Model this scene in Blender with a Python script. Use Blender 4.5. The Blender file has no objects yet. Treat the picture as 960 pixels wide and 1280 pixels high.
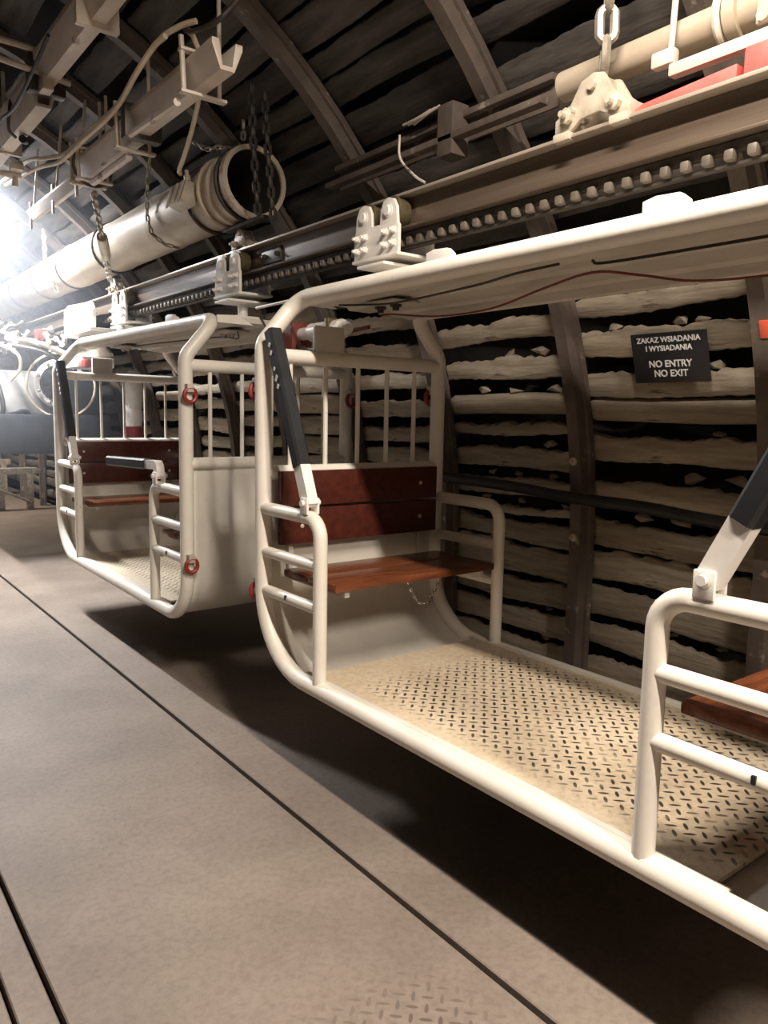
import bpy, bmesh, math, random
from mathutils import Vector, Matrix
random.seed(7)
PI = math.pi
col = bpy.context.scene.collection
V = Vector

# ------------------------------------------------------------------ helpers
def tag(o, label=None, cat=None, group=None, kind=None):
    if label: o['label'] = label
    if cat: o['category'] = cat
    if group: o['group'] = group
    if kind: o['kind'] = kind
    return o

def thing(name, label, cat, loc=(0, 0, 0), group=None, rot=(0, 0, 0)):
    o = bpy.data.objects.new(name, None); col.objects.link(o)
    o.empty_display_size = 0.1
    o.location = loc; o.rotation_euler = rot
    return tag(o, label, cat, group)

def fillet(pts, rad, closed=False, seg=7):
    pts = [V(p) for p in pts]; n = len(pts)
    if not hasattr(rad, '__len__'): rad = [rad] * n
    out = []
    for i, p in enumerate(pts):
        if not closed and i in (0, n - 1): out.append(p); continue
        a = (pts[i - 1] - p); b = (pts[(i + 1) % n] - p)
        la, lb = a.length, b.length; a.normalize(); b.normalize()
        ang = a.angle(b)
        if rad[i] <= 0 or ang > PI - 1e-3: out.append(p); continue
        t = rad[i] / math.tan(ang / 2); t = min(t, la * .499, lb * .499)
        r = t * math.tan(ang / 2)
        c = p + (a + b).normalized() * (r / math.sin(ang / 2))
        u = (p + a * t) - c; v = (p + b * t) - c
        tot = u.angle(v)
        for k in range(seg + 1):
            f = k / seg
            out.append(c + (u * math.sin((1 - f) * tot) + v * math.sin(f * tot)) / math.sin(tot))
    return out

class MB:
    def __init__(s): s.bm = bmesh.new()
    def sweep(s, pts, r, n=12, closed=False, prof=None, up=None, taper=None):
        bm = s.bm; pts = [V(p) for p in pts]; N = len(pts)
        if prof is None: prof = [(math.cos(2 * PI * k / n) * r, math.sin(2 * PI * k / n) * r) for k in range(n)]
        n = len(prof)
        tan = []
        for i in range(N):
            if closed: t = pts[(i + 1) % N] - pts[i - 1]
            else: t = pts[min(i + 1, N - 1)] - pts[max(i - 1, 0)]
            tan.append(t.normalized())
        u = V(up) if up else (V((0, 0, 1)) if abs(tan[0].z) < .9 else V((1, 0, 0)))
        rings = []
        for i in range(N):
            t = tan[i]
            u = (u - t * u.dot(t))
            if u.length < 1e-6: u = t.orthogonal()
            u.normalize(); w = t.cross(u)
            k = taper[i] if taper else 1
            rings.append([bm.verts.new(pts[i] + (w * a + u * b) * k) for a, b in prof])
        for i in range(N if closed else N - 1):
            A, B = rings[i], rings[(i + 1) % N]
            off = 0
            if closed and i == N - 1:
                off = min(range(n), key=lambda o: (A[0].co - B[o].co).length)
            for k in range(n):
                bm.faces.new((A[k], A[(k + 1) % n], B[(k + 1 + off) % n], B[(k + off) % n]))
        if not closed:
            bm.faces.new(rings[0][::-1]); bm.faces.new(rings[-1])
        return s
    def tube(s, a, b, r, n=12): return s.sweep([a, b], r, n)
    def box(s, c, d, bev=0.0, rot=None, seg=2):
        t = bmesh.new(); bmesh.ops.create_cube(t, size=1)
        bmesh.ops.scale(t, vec=d, verts=t.verts)
        if bev: bmesh.ops.bevel(t, geom=t.edges[:], offset=bev, segments=seg, affect='EDGES', profile=.6)
        M = Matrix.Translation(V(c)) @ (rot.to_4x4() if rot else Matrix.Identity(4))
        bmesh.ops.transform(t, matrix=M, verts=t.verts)
        s.add(t); return s
    def add(s, t):
        me = bpy.data.meshes.new('tmp'); t.to_mesh(me); t.free(); s.bm.from_mesh(me); bpy.data.meshes.remove(me)
    def prism(s, poly, ax, a, b, bev=0):
        """extrude 2-D polygon along axis ax ('x','y','z') from a to b"""
        t = bmesh.new()
        def m(p, h):
            if ax == 'x': return (h, p[0], p[1])
            if ax == 'y': return (p[0], h, p[1])
            return (p[0], p[1], h)
        A = [t.verts.new(m(p, a)) for p in poly]; B = [t.verts.new(m(p, b)) for p in poly]
        n = len(poly)
        t.faces.new(A[::-1]); t.faces.new(B)
        for i in range(n): t.faces.new((A[i], A[(i + 1) % n], B[(i + 1) % n], B[i]))
        bmesh.ops.recalc_face_normals(t, faces=t.faces)
        if bev: bmesh.ops.bevel(t, geom=t.edges[:], offset=bev, segments=2, affect='EDGES', profile=.6)
        s.add(t); return s
    def lathe(s, c, axis, prof, n=24):
        """prof: list of (distance along axis, radius)"""
        a = V(axis).normalized(); u = a.orthogonal().normalized(); w = a.cross(u); c = V(c); bm = s.bm
        rings = []
        for h, r in prof:
            rings.append([bm.verts.new(c + a * h + (u * math.cos(2 * PI * k / n) + w * math.sin(2 * PI * k / n)) * max(r, 1e-4)) for k in range(n)])
        for A, B in zip(rings, rings[1:]):
            for k in range(n): bm.faces.new((A[k], A[(k + 1) % n], B[(k + 1) % n], B[k]))
        bm.faces.new(rings[0][::-1]); bm.faces.new(rings[-1])
        return s
    def torus(s, c, axis, R, r, n=20, m=8, a0=0, a1=2 * PI, sx=1.0, up=None):
        a = V(axis).normalized(); u = V(up).normalized() if up else a.orthogonal().normalized(); w = a.cross(u)
        full = abs(a1 - a0 - 2 * PI) < 1e-4
        pts = [V(c) + u * math.cos(a0 + (a1 - a0) * k / (n if full else n - 1)) * R * sx + w * math.sin(a0 + (a1 - a0) * k / (n if full else n - 1)) * R for k in range(n)]
        return s.sweep(pts, r, m, closed=full, up=a)
    def chain(s, pts, L=.07, W=.042, r=.008, n=12, m=6):
        pts = [V(p) for p in pts]
        segs = []; d = 0
        tot = sum((b - a).length for a, b in zip(pts, pts[1:]))
        pitch = L - 2.2 * r; cnt = max(1, int(tot / pitch))
        def at(x):
            for a, b in zip(pts, pts[1:]):
                l = (b - a).length
                if x <= l: return a + (b - a) * (x / l), (b - a).normalized()
                x -= l
            return pts[-1], (pts[-1] - pts[-2]).normalized()
        for i in range(cnt):
            p, t = at((i + .5) * tot / cnt)
            o = t.orthogonal().normalized(); q = t.cross(o)
            if i % 2: o = q
            R = W / 2 - r; h = L / 2 - r - R
            ring = []
            for k in range(n):
                an = 2 * PI * k / n
                off = h if math.cos(an) >= 0 else -h
                ring.append(p + t * (math.cos(an) * R + off) + o * math.sin(an) * R)
            s.sweep(ring, r, m, closed=True, up=t.cross(o))
        return s
    def build(s, name, mat, parent=None, smooth=True, angle=35):
        bmesh.ops.recalc_face_normals(s.bm, faces=s.bm.faces)
        me = bpy.data.meshes.new(name); s.bm.to_mesh(me); s.bm.free()
        me.materials.append(mat)
        if smooth:
            for p in me.polygons: p.use_smooth = True
            try: me.set_sharp_from_angle(angle=math.radians(angle))
            except Exception: pass
        o = bpy.data.objects.new(name, me); col.objects.link(o)
        if parent: o.parent = parent
        return o

# ------------------------------------------------------------------ materials
def nodes(name):
    m = bpy.data.materials.new(name); m.use_nodes = True
    nt = m.node_tree; b = nt.nodes['Principled BSDF']
    return m, nt, b
def N(nt, t, **kw):
    n = nt.nodes.new(t)
    for k, v in kw.items():
        if k in n.inputs.keys(): n.inputs[k].default_value = v
        else: setattr(n, k, v)
    return n
def ramp(nt, src, stops):
    r = nt.nodes.new('ShaderNodeValToRGB')
    while len(r.color_ramp.elements) < len(stops): r.color_ramp.elements.new(.5)
    for e, (p, c) in zip(r.color_ramp.elements, stops):
        e.position = p; e.color = (*c, 1) if len(c) == 3 else c
    nt.links.new(src, r.inputs[0]); return r
def math_(nt, op, a, b=None, c=None):
    n = nt.nodes.new('ShaderNodeMath'); n.operation = op
    for i, x in enumerate((a, b, c)):
        if x is None: continue
        if isinstance(x, (int, float)): n.inputs[i].default_value = x
        else: nt.links.new(x, n.inputs[i])
    return n.outputs[0]
def mixc(nt, fac, a, b, mode='MIX'):
    n = nt.nodes.new('ShaderNodeMix'); n.data_type = 'RGBA'; n.blend_type = mode
    for i, x in ((0, fac), (6, a), (7, b)):
        if isinstance(x, (int, float)): n.inputs[i].default_value = x
        elif isinstance(x, tuple): n.inputs[i].default_value = (*x, 1)
        else: nt.links.new(x, n.inputs[i])
    return n.outputs[2]

def stuff_mat(name, c1, c2, rough=.6, metal=0, scale=6, stretch=(1, 1, 1), bump=.0, bscale=40, spots=None, rand=0, lo=.35, hi=.65):
    m, nt, b = nodes(name); L = nt.links.new
    tc = N(nt, 'ShaderNodeTexCoord'); mp = N(nt, 'ShaderNodeMapping'); mp.inputs['Scale'].default_value = stretch
    L(tc.outputs['Object'], mp.inputs['Vector'])
    nz = N(nt, 'ShaderNodeTexNoise', Scale=scale, Detail=6, Roughness=.6); L(mp.outputs[0], nz.inputs['Vector'])
    r = ramp(nt, nz.outputs['Fac'], [(lo, c1), (hi, c2)])
    out = r.outputs[0]
    if spots:
        n2 = N(nt, 'ShaderNodeTexNoise', Scale=spots[1], Detail=8, Roughness=.7); L(mp.outputs[0], n2.inputs['Vector'])
        f = ramp(nt, n2.outputs['Fac'], [(spots[2], (0, 0, 0)), (spots[2] + .06, (1, 1, 1))])
        out = mixc(nt, f.outputs[0], out, spots[0])
    if rand:
        oi = N(nt, 'ShaderNodeObjectInfo')
        k = math_(nt, 'MULTIPLY_ADD', oi.outputs['Random'], rand, 1 - rand * .6)
        hs = N(nt, 'ShaderNodeHueSaturation'); L(out, hs.inputs['Color']); L(k, hs.inputs['Value']); out = hs.outputs[0]
    L(out, b.inputs['Base Color'])
    b.inputs['Roughness'].default_value = rough; b.inputs['Metallic'].default_value = metal
    if bump:
        n3 = N(nt, 'ShaderNodeTexNoise', Scale=bscale, Detail=5); L(mp.outputs[0], n3.inputs['Vector'])
        bp = N(nt, 'ShaderNodeBump', Strength=bump, Distance=.01); L(n3.outputs['Fac'], bp.inputs['Height']); L(bp.outputs[0], b.inputs['Normal'])
    return m

def checker_plate(name, base1, base2, dark, pitch, amount, zone, rough=.5, bumpk=.5, noise_scale=2.0):
    """steel tread plate: staggered raised lozenges; paint worn off the lozenges where people walk"""
    m, nt, b = nodes(name); L = nt.links.new
    tc = N(nt, 'ShaderNodeTexCoord'); mp = N(nt, 'ShaderNodeMapping')
    mp.inputs['Rotation'].default_value = (0, 0, PI / 4); mp.inputs['Scale'].default_value = (1 / pitch,) * 3
    L(tc.outputs['Object'], mp.inputs['Vector'])
    sx = N(nt, 'ShaderNodeSeparateXYZ'); L(mp.outputs[0], sx.inputs[0])
    X, Y = sx.outputs[0], sx.outputs[1]
    fx, fy = math_(nt, 'FLOOR', X), math_(nt, 'FLOOR', Y)
    par = math_(nt, 'FLOORED_MODULO', math_(nt, 'ADD', fx, fy), 2)
    a = math_(nt, 'SUBTRACT', math_(nt, 'FRACT', X), .5); c = math_(nt, 'SUBTRACT', math_(nt, 'FRACT', Y), .5)
    def el(p, q):
        return math_(nt, 'ADD', math_(nt, 'POWER', math_(nt, 'DIVIDE', math_(nt, 'ABSOLUTE', p), .47), 2), math_(nt, 'POWER', math_(nt, 'DIVIDE', math_(nt, 'ABSOLUTE', q), .15), 2))
    e1, e2 = el(a, c), el(c, a)
    e = math_(nt, 'ADD', math_(nt, 'MULTIPLY', e1, par), math_(nt, 'MULTIPLY', e2, math_(nt, 'SUBTRACT', 1, par)))
    mask = N(nt, 'ShaderNodeMapRange'); mask.interpolation_type = 'SMOOTHSTEP'
    L(e, mask.inputs[0]); mask.inputs[1].default_value = 1.25; mask.inputs[2].default_value = .5
    nz = N(nt, 'ShaderNodeTexNoise', Scale=noise_scale, Detail=5, Roughness=.6); L(tc.outputs['Object'], nz.inputs['Vector'])
    r = ramp(nt, nz.outputs['Fac'], [(.35, base1), (.65, base2)])
    so = N(nt, 'ShaderNodeSeparateXYZ'); L(tc.outputs['Object'], so.inputs[0])
    def band(s, lo, hi, w):
        m1 = N(nt, 'ShaderNodeMapRange'); m1.interpolation_type = 'SMOOTHSTEP'; L(s, m1.inputs[0]); m1.inputs[1].default_value = lo - w; m1.inputs[2].default_value = lo + w
        m2 = N(nt, 'ShaderNodeMapRange'); m2.interpolation_type = 'SMOOTHSTEP'; L(s, m2.inputs[0]); m2.inputs[1].default_value = hi + w; m2.inputs[2].default_value = hi - w
        return math_(nt, 'MULTIPLY', m1.outputs[0], m2.outputs[0])
    (xa, xb, xw), (ya, yb, yw) = zone
    z = math_(nt, 'MULTIPLY', band(so.outputs[0], xa, xb, xw), band(so.outputs[1], ya, yb, yw))
    n2 = N(nt, 'ShaderNodeTexNoise', Scale=5.5, Detail=4); L(tc.outputs['Object'], n2.inputs['Vector'])
    w2 = N(nt, 'ShaderNodeMapRange'); L(n2.outputs['Fac'], w2.inputs[0]); w2.inputs[1].default_value = .27; w2.inputs[2].default_value = .46
    k = math_(nt, 'MULTIPLY', math_(nt, 'MULTIPLY', mask.outputs[0], z), math_(nt, 'MULTIPLY', w2.outputs[0], amount))
    n3 = N(nt, 'ShaderNodeTexNoise', Scale=38, Detail=6, Roughness=.7); L(tc.outputs['Object'], n3.inputs['Vector'])
    sp = ramp(nt, n3.outputs['Fac'], [(.36, (.80, .79, .78)), (.56, (1, 1, 1))])
    L(mixc(nt, k, mixc(nt, 1.0, r.outputs[0], sp.outputs[0], 'MULTIPLY'), dark), b.inputs['Base Color'])
    b.inputs['Roughness'].default_value = rough
    bp = N(nt, 'ShaderNodeBump', Strength=bumpk, Distance=.003)
    L(math_(nt, 'MULTIPLY', mask.outputs[0], math_(nt, 'ADD', math_(nt, 'MULTIPLY', z, .7), .3)), bp.inputs['Height']); L(bp.outputs[0], b.inputs['Normal'])
    return m

def emit(name, c, s):
    m, nt, b = nodes(name)
    b.inputs['Emission Color'].default_value = (*c, 1); b.inputs['Emission Strength'].default_value = s
    return m

M = {}
M['cream'] = stuff_mat('cream_paint', (.74, .69, .60), (.82, .77, .69), .38, 0, 5, bump=.05, bscale=60, spots=((.34, .26, .19), 22, .675))
M['panel'] = stuff_mat('grey_cream_paint', (.54, .50, .435), (.64, .60, .53), .45, 0, 3, bump=.04, bscale=30)
M['white'] = stuff_mat('white_paint', (.78, .74, .68), (.88, .84, .79), .4, 0, 9, spots=((.35, .3, .25), 25, .68))
M['plate'] = checker_plate('worn_tread_plate', (.60, .49, .345), (.74, .62, .455), (.05, .038, .03), .040, 1.0, ((-.40, .44, .05), (-.95, .66, .12)), .5, .5)
M['floor'] = checker_plate('dusty_tread_floor', (.180, .142, .113), (.262, .212, .172), (.080, .056, .043), .040, .9, ((.62, 1.36, .12), (-.6, 1.5, .2)), .62, .35, 1.4)
M['wood_red'] = stuff_mat('varnished_wood', (.055, .013, .009), (.095, .022, .013), .32, 0, 4, (6, 1, 6), bump=.05, bscale=30)
M['wood_seat'] = stuff_mat('varnished_seat_wood', (.10, .030, .013), (.19, .060, .025), .26, 0, 5, (1, 8, 8), bump=.05, bscale=30)
M['black'] = stuff_mat('black_padding', (.012, .013, .015), (.022, .023, .026), .42, 0, 10)
M['mark'] = stuff_mat('white_marking', (.7, .7, .7), (.8, .8, .8), .6)
M['darksteel'] = stuff_mat('dark_steel', (.03, .027, .025), (.06, .052, .045), .55, .3, 8)
M['beam'] = stuff_mat('rail_steel', (.085, .062, .045), (.17, .128, .096), .36, .35, 5, (1, .12, 3), bump=.08, bscale=25)
M['flange'] = stuff_mat('worn_lit_rail_edge', (.34, .28, .22), (.50, .43, .35), .34, .4, 6, (1, .12, 3))  # worn steel edge, lightened further for the light it catches
M['duct_shade'] = stuff_mat('duct_inside_shade', (.035, .028, .023), (.06, .05, .04), .7, 0, 4)  # dark colour stands for the shade inside the open duct
M['tooth'] = stuff_mat('rack_teeth', (.11, .093, .072), (.19, .16, .128), .45, .3, 9)
M['rack'] = stuff_mat('rack_steel', (.05, .043, .036), (.10, .085, .07), .45, .4, 8)
M['arch'] = stuff_mat('arch_steel', (.085, .065, .053), (.155, .122, .100), .62, .1, 5, bump=.12, bscale=30, spots=((.32, .27, .22), 9, .60))
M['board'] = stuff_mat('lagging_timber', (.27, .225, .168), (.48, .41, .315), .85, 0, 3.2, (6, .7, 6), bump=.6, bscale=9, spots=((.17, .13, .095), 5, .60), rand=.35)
M['roofboard'] = stuff_mat('shaded_roof_timber', (.050, .044, .039), (.125, .108, .094), .85, 0, 3.0, (5, .7, 5), bump=.5, bscale=9, spots=((.11, .085, .065), 4, .60), rand=.6)  # same timber as the wall, with the unlit roof's shade in its colour
M['rock'] = stuff_mat('dark_rock', (.010, .009, .008), (.035, .030, .026), .9, 0, 4, bump=.7, bscale=6)
M['stone'] = stuff_mat('pale_rock', (.20, .17, .13), (.36, .31, .25), .9, 0, 7, bump=.6, bscale=20)
M['duct'] = stuff_mat('duct_sheet', (.42, .34, .25), (.60, .51, .40), .55, .1, 4, (1, .5, 1), bump=.1, bscale=12, spots=((.22, .17, .125), 3, .62))
M['girder'] = stuff_mat('girder_steel', (.56, .48, .40), (.78, .70, .61), .5, .1, 5, (1, .4, 1), bump=.1, bscale=20, spots=((.2, .13, .09), 7, .62))
M['chain'] = stuff_mat('chain_steel', (.30, .26, .21), (.50, .45, .38), .4, .5, 15)
M['chrome'] = stuff_mat('bright_chain', (.6, .58, .54), (.8, .78, .74), .22, .9, 15)
M['clamp'] = stuff_mat('cast_clamp', (.40, .34, .26), (.62, .55, .45), .5, .15, 9, bump=.1, bscale=30)
M['red'] = stuff_mat('red_paint', (.22, .018, .015), (.30, .028, .023), .45, 0, 9)
M['redbar'] = stuff_mat('red_bar_paint', (.62, .09, .08), (.72, .14, .12), .5, 0, 9)
M['darkred'] = stuff_mat('dark_red_paint', (.12, .025, .02), (.2, .045, .035), .5, 0, 9)
M['olive'] = stuff_mat('wheel_steel', (.13, .105, .06), (.26, .21, .13), .33, .5, 6)
M['cable'] = stuff_mat('beige_cable', (.62, .52, .36), (.72, .61, .44), .55, 0, 9)
M['blackcable'] = stuff_mat('black_cable', (.012, .011, .011), (.025, .023, .022), .5, 0, 9)
M['redcable'] = stuff_mat('red_wire', (.16, .02, .015), (.22, .03, .022), .5, 0, 9)
M['sign'] = stuff_mat('black_sign', (.010, .010, .012), (.018, .018, .02), .42, 0, 3)
M['signtext'] = stuff_mat('white_lettering', (.72, .72, .72), (.8, .8, .8), .5)
M['loco'] = stuff_mat('loco_dark_paint', (.012, .015, .019), (.026, .030, .037), .5, 0, 5)
M['locogrey'] = stuff_mat('loco_grey_paint', (.22, .21, .20), (.36, .35, .33), .5, 0, 4, spots=((.1, .09, .085), 6, .60))
M['concrete'] = stuff_mat('rock_floor', (.05, .042, .035), (.09, .075, .06), .9, 0, 3, bump=.4, bscale=15)

# ------------------------------------------------------------------ tunnel setting
CX, CZ, R = .2, .95, 3.03          # arch centre (x, z) and clear radius
ARCH_Y = [-2.2, -1.25, -.31, .63, 1.545, 2.53, 3.57, 4.55, 5.5, 6.45, 7.4, 8.4, 9.4, 10.4, 11.4, 12.5, 13.6, 15, 17, 19, 21]
Y0, Y1 = -6, 24
def wall_pt(s, rad=R):
    """s = arc length up the right wall from z=CZ (negative below); returns x, z, normal angle"""
    if s <= 0: return CX + rad, CZ + s, 0.0
    a = s / R
    return CX + rad * math.cos(a), CZ + rad * math.sin(a), a
def s_of_z(z): return (z - CZ) if z < CZ else R * math.asin(min(1, (z - CZ) / (R + .06)))

def shell(name, s0, s1, rad, amp, steps, mirror=False):
    bm = bmesh.new(); rows = []
    ny = 70
    for j in range(ny + 1):
        y = Y0 + (Y1 - Y0) * j / ny; row = []
        for i in range(steps + 1):
            s = s0 + (s1 - s0) * i / steps
            rr = rad + random.uniform(-amp, amp)
            x, z, a = wall_pt(s, rr)
            if mirror: x = 2 * CX - x
            row.append(bm.verts.new((x, y, z)))
        rows.append(row)
    for j in range(ny):
        for i in range(steps): bm.faces.new((rows[j][i], rows[j][i + 1], rows[j + 1][i + 1], rows[j + 1][i]))
    m = MB(); m.bm = bm
    o = m.build(name, M['rock']); tag(o, kind='structure'); return o
AR = R * PI / 2
shell('wall_right', -CZ - .6, R * .45, R + .36, .07, 14)
shell('ceiling', R * .45, R * (PI - .45), R + .36, .09, 26)
shell('wall_left', -CZ - .6, R * .45, R + .2, .07, 14, mirror=True)
for nm, y in (('wall_back', Y1 - .3), ('wall_front', Y0 + .3)):
    m = MB(); m.box((CX, y, 1.9), (7.6, .2, 5.6)); tag(m.build(nm, M['rock']), kind='structure')

# walkway: dusty steel plates laid in strips, with open slots between them
sections = [(-3.3, -1.62), (-1.605, -.36), (-.345, .362), (.374, .463), (.478, 1.5), (1.522, 3.75)]
m = MB()
for a, b in sections: m.box(((a + b) / 2, (Y0 + Y1) / 2, -.02), (b - a, Y1 - Y0, .04), .004, seg=1)
tag(m.build('floor', M['floor'], smooth=False), kind='structure')
m = MB(); m.box((CX, (Y0 + Y1) / 2, -.12), (7.4, Y1 - Y0, .08)); tag(m.build('trim_1', M['concrete']), kind='structure')

# steel arches ----------------------------------------------------------------
def arch_mesh():
    pts = []
    for side in (1,):
        pts.append((CX + R, 0, -.03))
    for k in range(6): pts.append((CX + R, 0, CZ * k / 5 + .0)) if k else None
    n = 44
    for k in range(1, n): 
        a = PI * k / n
        pts.append((CX + R * math.cos(a), 0, CZ + R * math.sin(a)))
    for k in range(5, -1, -1): pts.append((CX - R, 0, CZ * k / 5 - (.03 if k == 0 else 0)))
    # trough profile, flat web towards the roadway, flanges outwards
    prof = [(-.062, .085), (-.058, .055), (-.042, .052), (-.034, .0), (.034, .0), (.042, .052), (.058, .055), (.062, .085), (.045, .085), (.026, .014), (-.026, .014), (-.045, .085)]
    m = MB()
    # sweep with outward direction as 'up'
    bm = m.bm; rings = []
    for i, p in enumerate(pts):
        p = V(p)
        if p.z <= CZ + .001: out = V((1, 0, 0)) if p.x > CX else V((-1, 0, 0))
        else: out = V((p.x - CX, 0, p.z - CZ)).normalized()
        rings.append([bm.verts.new(p + out * b + V((0, a, 0))) for a, b in prof])
    k = len(prof)
    for A, B in zip(rings, rings[1:]):
        for i in range(k): bm.faces.new((A[i], A[(i + 1) % k], B[(i + 1) % k], B[i]))
    bm.faces.new(rings[0]); bm.faces.new(rings[-1])
    return m
arch_words = {1.545: 'brown steel arch rib at the right edge of the photo, right of the no-entry sign',
              2.53: 'brown steel arch rib left of the no-entry sign, with two bolts in its web',
              3.57: 'brown steel arch rib just behind the far corner post of the near carriage',
              4.55: 'pale dusty steel arch rib seen through the end bars of the near carriage',
              5.5: 'steel arch rib seen between the two carriages behind the gap',
              6.45: 'steel arch rib seen through the rear of the far carriage, nearer of two slanting ones',
              7.4: 'steel arch rib seen through the rear of the far carriage, farther of two slanting ones'}
proto = None
for i, y in enumerate(ARCH_Y):
    if proto is None:
        o = proto = arch_mesh().build('steel_arch', M['arch'])
    else:
        o = proto.copy(); col.objects.link(o)
    o.location = (0, y, 0)
    if y in arch_words: lab = arch_words[y]
    elif y < 1.5: lab = 'steel arch rib over the roadway, nearer than the no-entry sign'
    else: lab = 'steel arch rib far down the roadway beyond both carriages'
    tag(o, lab, 'arch support', 'steel arches of the roadway')
    if y == 2.53: sign_arch = o

# arch bolts on the rib left of the sign
for z in (1.385, .985):
    x, zz, a = wall_pt(s_of_z(z), R - .004)
    m = MB(); m.lathe((x, 0, z), (-1, 0, math.tan(a) * -.4), [(-.03, .014), (.0, .014), (.0, .022), (.012, .022), (.016, .009), (.035, .008)], 8)
    m.build('arch_bolt', M['clamp'], sign_arch)

# timber lagging -----------------------------------------------------------------
def board(y0, y1, s, h, thick=.05, kind='board', rough=.010, mat=None, rad=.10, name='lagging_board'):
    """a rough timber from y0 to y1 whose centre line lies s up the wall arc; ragged long edges"""
    n = 30; bm = bmesh.new(); rings = []
    if kind == 'log': rad = .094 + h * .41 - thick / 2
    x, z, a = wall_pt(s, R + rad + thick / 2)
    t = V((-math.sin(a), 0, math.cos(a))); nr = V((math.cos(a), 0, math.sin(a)))
    cyc = V((x, (y0 + y1) / 2, z))
    tilt = random.uniform(-.018, .018) * (1 if rough > .01 else .3)
    ph = [random.uniform(0, 6) for _ in range(4)]
    for k in range(n + 1):
        f = k / n; yy = (f - .5) * (y1 - y0)
        off = tilt * yy + .004 * math.sin(f * 5 + ph[0])
        if kind == 'log':
            r = h / 2 * (1 + .03 * math.sin(9 * f + ph[1])) * (.72 if k in (0, n) else 1)
            ring = [(off + r * math.sin(q), (r * .8) * math.cos(q)) for q in [2 * PI * j / 12 for j in range(12)]]
        else:
            up = h / 2 + rough * (math.sin(7 * f + ph[1]) + .8 * math.sin(17 * f + ph[2])) * .6 + random.uniform(-rough, rough) * .8
            dn = -h / 2 + rough * .5 * math.sin(6 * f + ph[3]) + random.uniform(-rough, rough) * .35
            w = thick / 2
            ring = [(off + dn, w), (off + dn, -w + .006), (off + dn + .007, -w), (off + (up + dn) / 2, -w + random.uniform(-.003, .003)), (off + up - .008, -w), (off + up, -w + .008), (off + up * .96, w)]
        rings.append([bm.verts.new(t * u + nr * v + V((0, yy, 0))) for u, v in ring])
    k = len(rings[0])
    for A, B in zip(rings, rings[1:]):
        for i in range(k): bm.faces.new((A[i], A[(i + 1) % k], B[(i + 1) % k], B[i]))
    bm.faces.new(rings[0]); bm.faces.new(rings[-1])
    m = MB(); m.bm = bm
    o = m.build(name, mat or M['board'], angle=50); o.location = cyc
    return o

ORD = ['first', 'second', 'third', 'fourth', 'fifth', 'sixth', 'seventh', 'eighth', 'ninth', 'tenth', 'eleventh', 'twelfth', 'thirteenth', 'fourteenth', 'fifteenth', 'sixteenth', 'seventeenth', 'eighteenth', 'nineteenth', 'twentieth']
BAYNAME = {(.63, 1.545): 'in the bay right of the sign bay', (1.545, 2.53): 'in the bay with the no-entry sign', (2.53, 3.57): 'in the bay left of the sign bay', (3.57, 4.55): 'behind the end bars of the near carriage', (4.55, 5.5): 'in the bay of tight boards past the pale arch',
           (5.5, 6.45): 'behind the front end of the far carriage', (6.45, 7.4): 'behind the middle of the far carriage', (7.4, 8.4): 'behind the rear end of the far carriage', (8.4, 9.4): 'in the bay just past the far carriage'}
OVER = {(.63, 1.545): 'right of the bay above the sign', (1.545, 2.53): 'in the roof bay above the sign', (2.53, 3.57): 'in the roof bay left of the sign bay', (3.57, 4.55): 'over the open duct end', (4.55, 5.5): 'over the near girder joint', (5.5, 6.45): 'over the sleeved chain', (6.45, 7.4): 'over the far girder stub', (7.4, 8.4): 'past the far girder stub', (8.4, 9.4): 'farthest bay with separate planks'}
SPEC = {
 (1.545, 2.53): [(2.164, 2.081, 0), (2.01, 1.888, 0), (1.809, 1.698, 0), (1.691, 1.574, 1), (1.509, 1.385, 0), (1.283, 1.160, 0), (1.075, .935, 0), (.915, .762, 0), (.717, .575, 0), (.52, .40, 0), (.34, .2, 0)],
 (2.53, 3.57): [(2.104, 2.002, 0), (1.913, 1.805, 0), (1.721, 1.603, 1), (1.558, 1.498, 0), (1.423, 1.31, 0), (1.248, 1.150, 0), (1.09, 1.045, 0), (1.005, .893, 0), (.870, .705, 0), (.675, .54, 0), (.49, .37, 0), (.32, .18, 0)],
}
far = []
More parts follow.
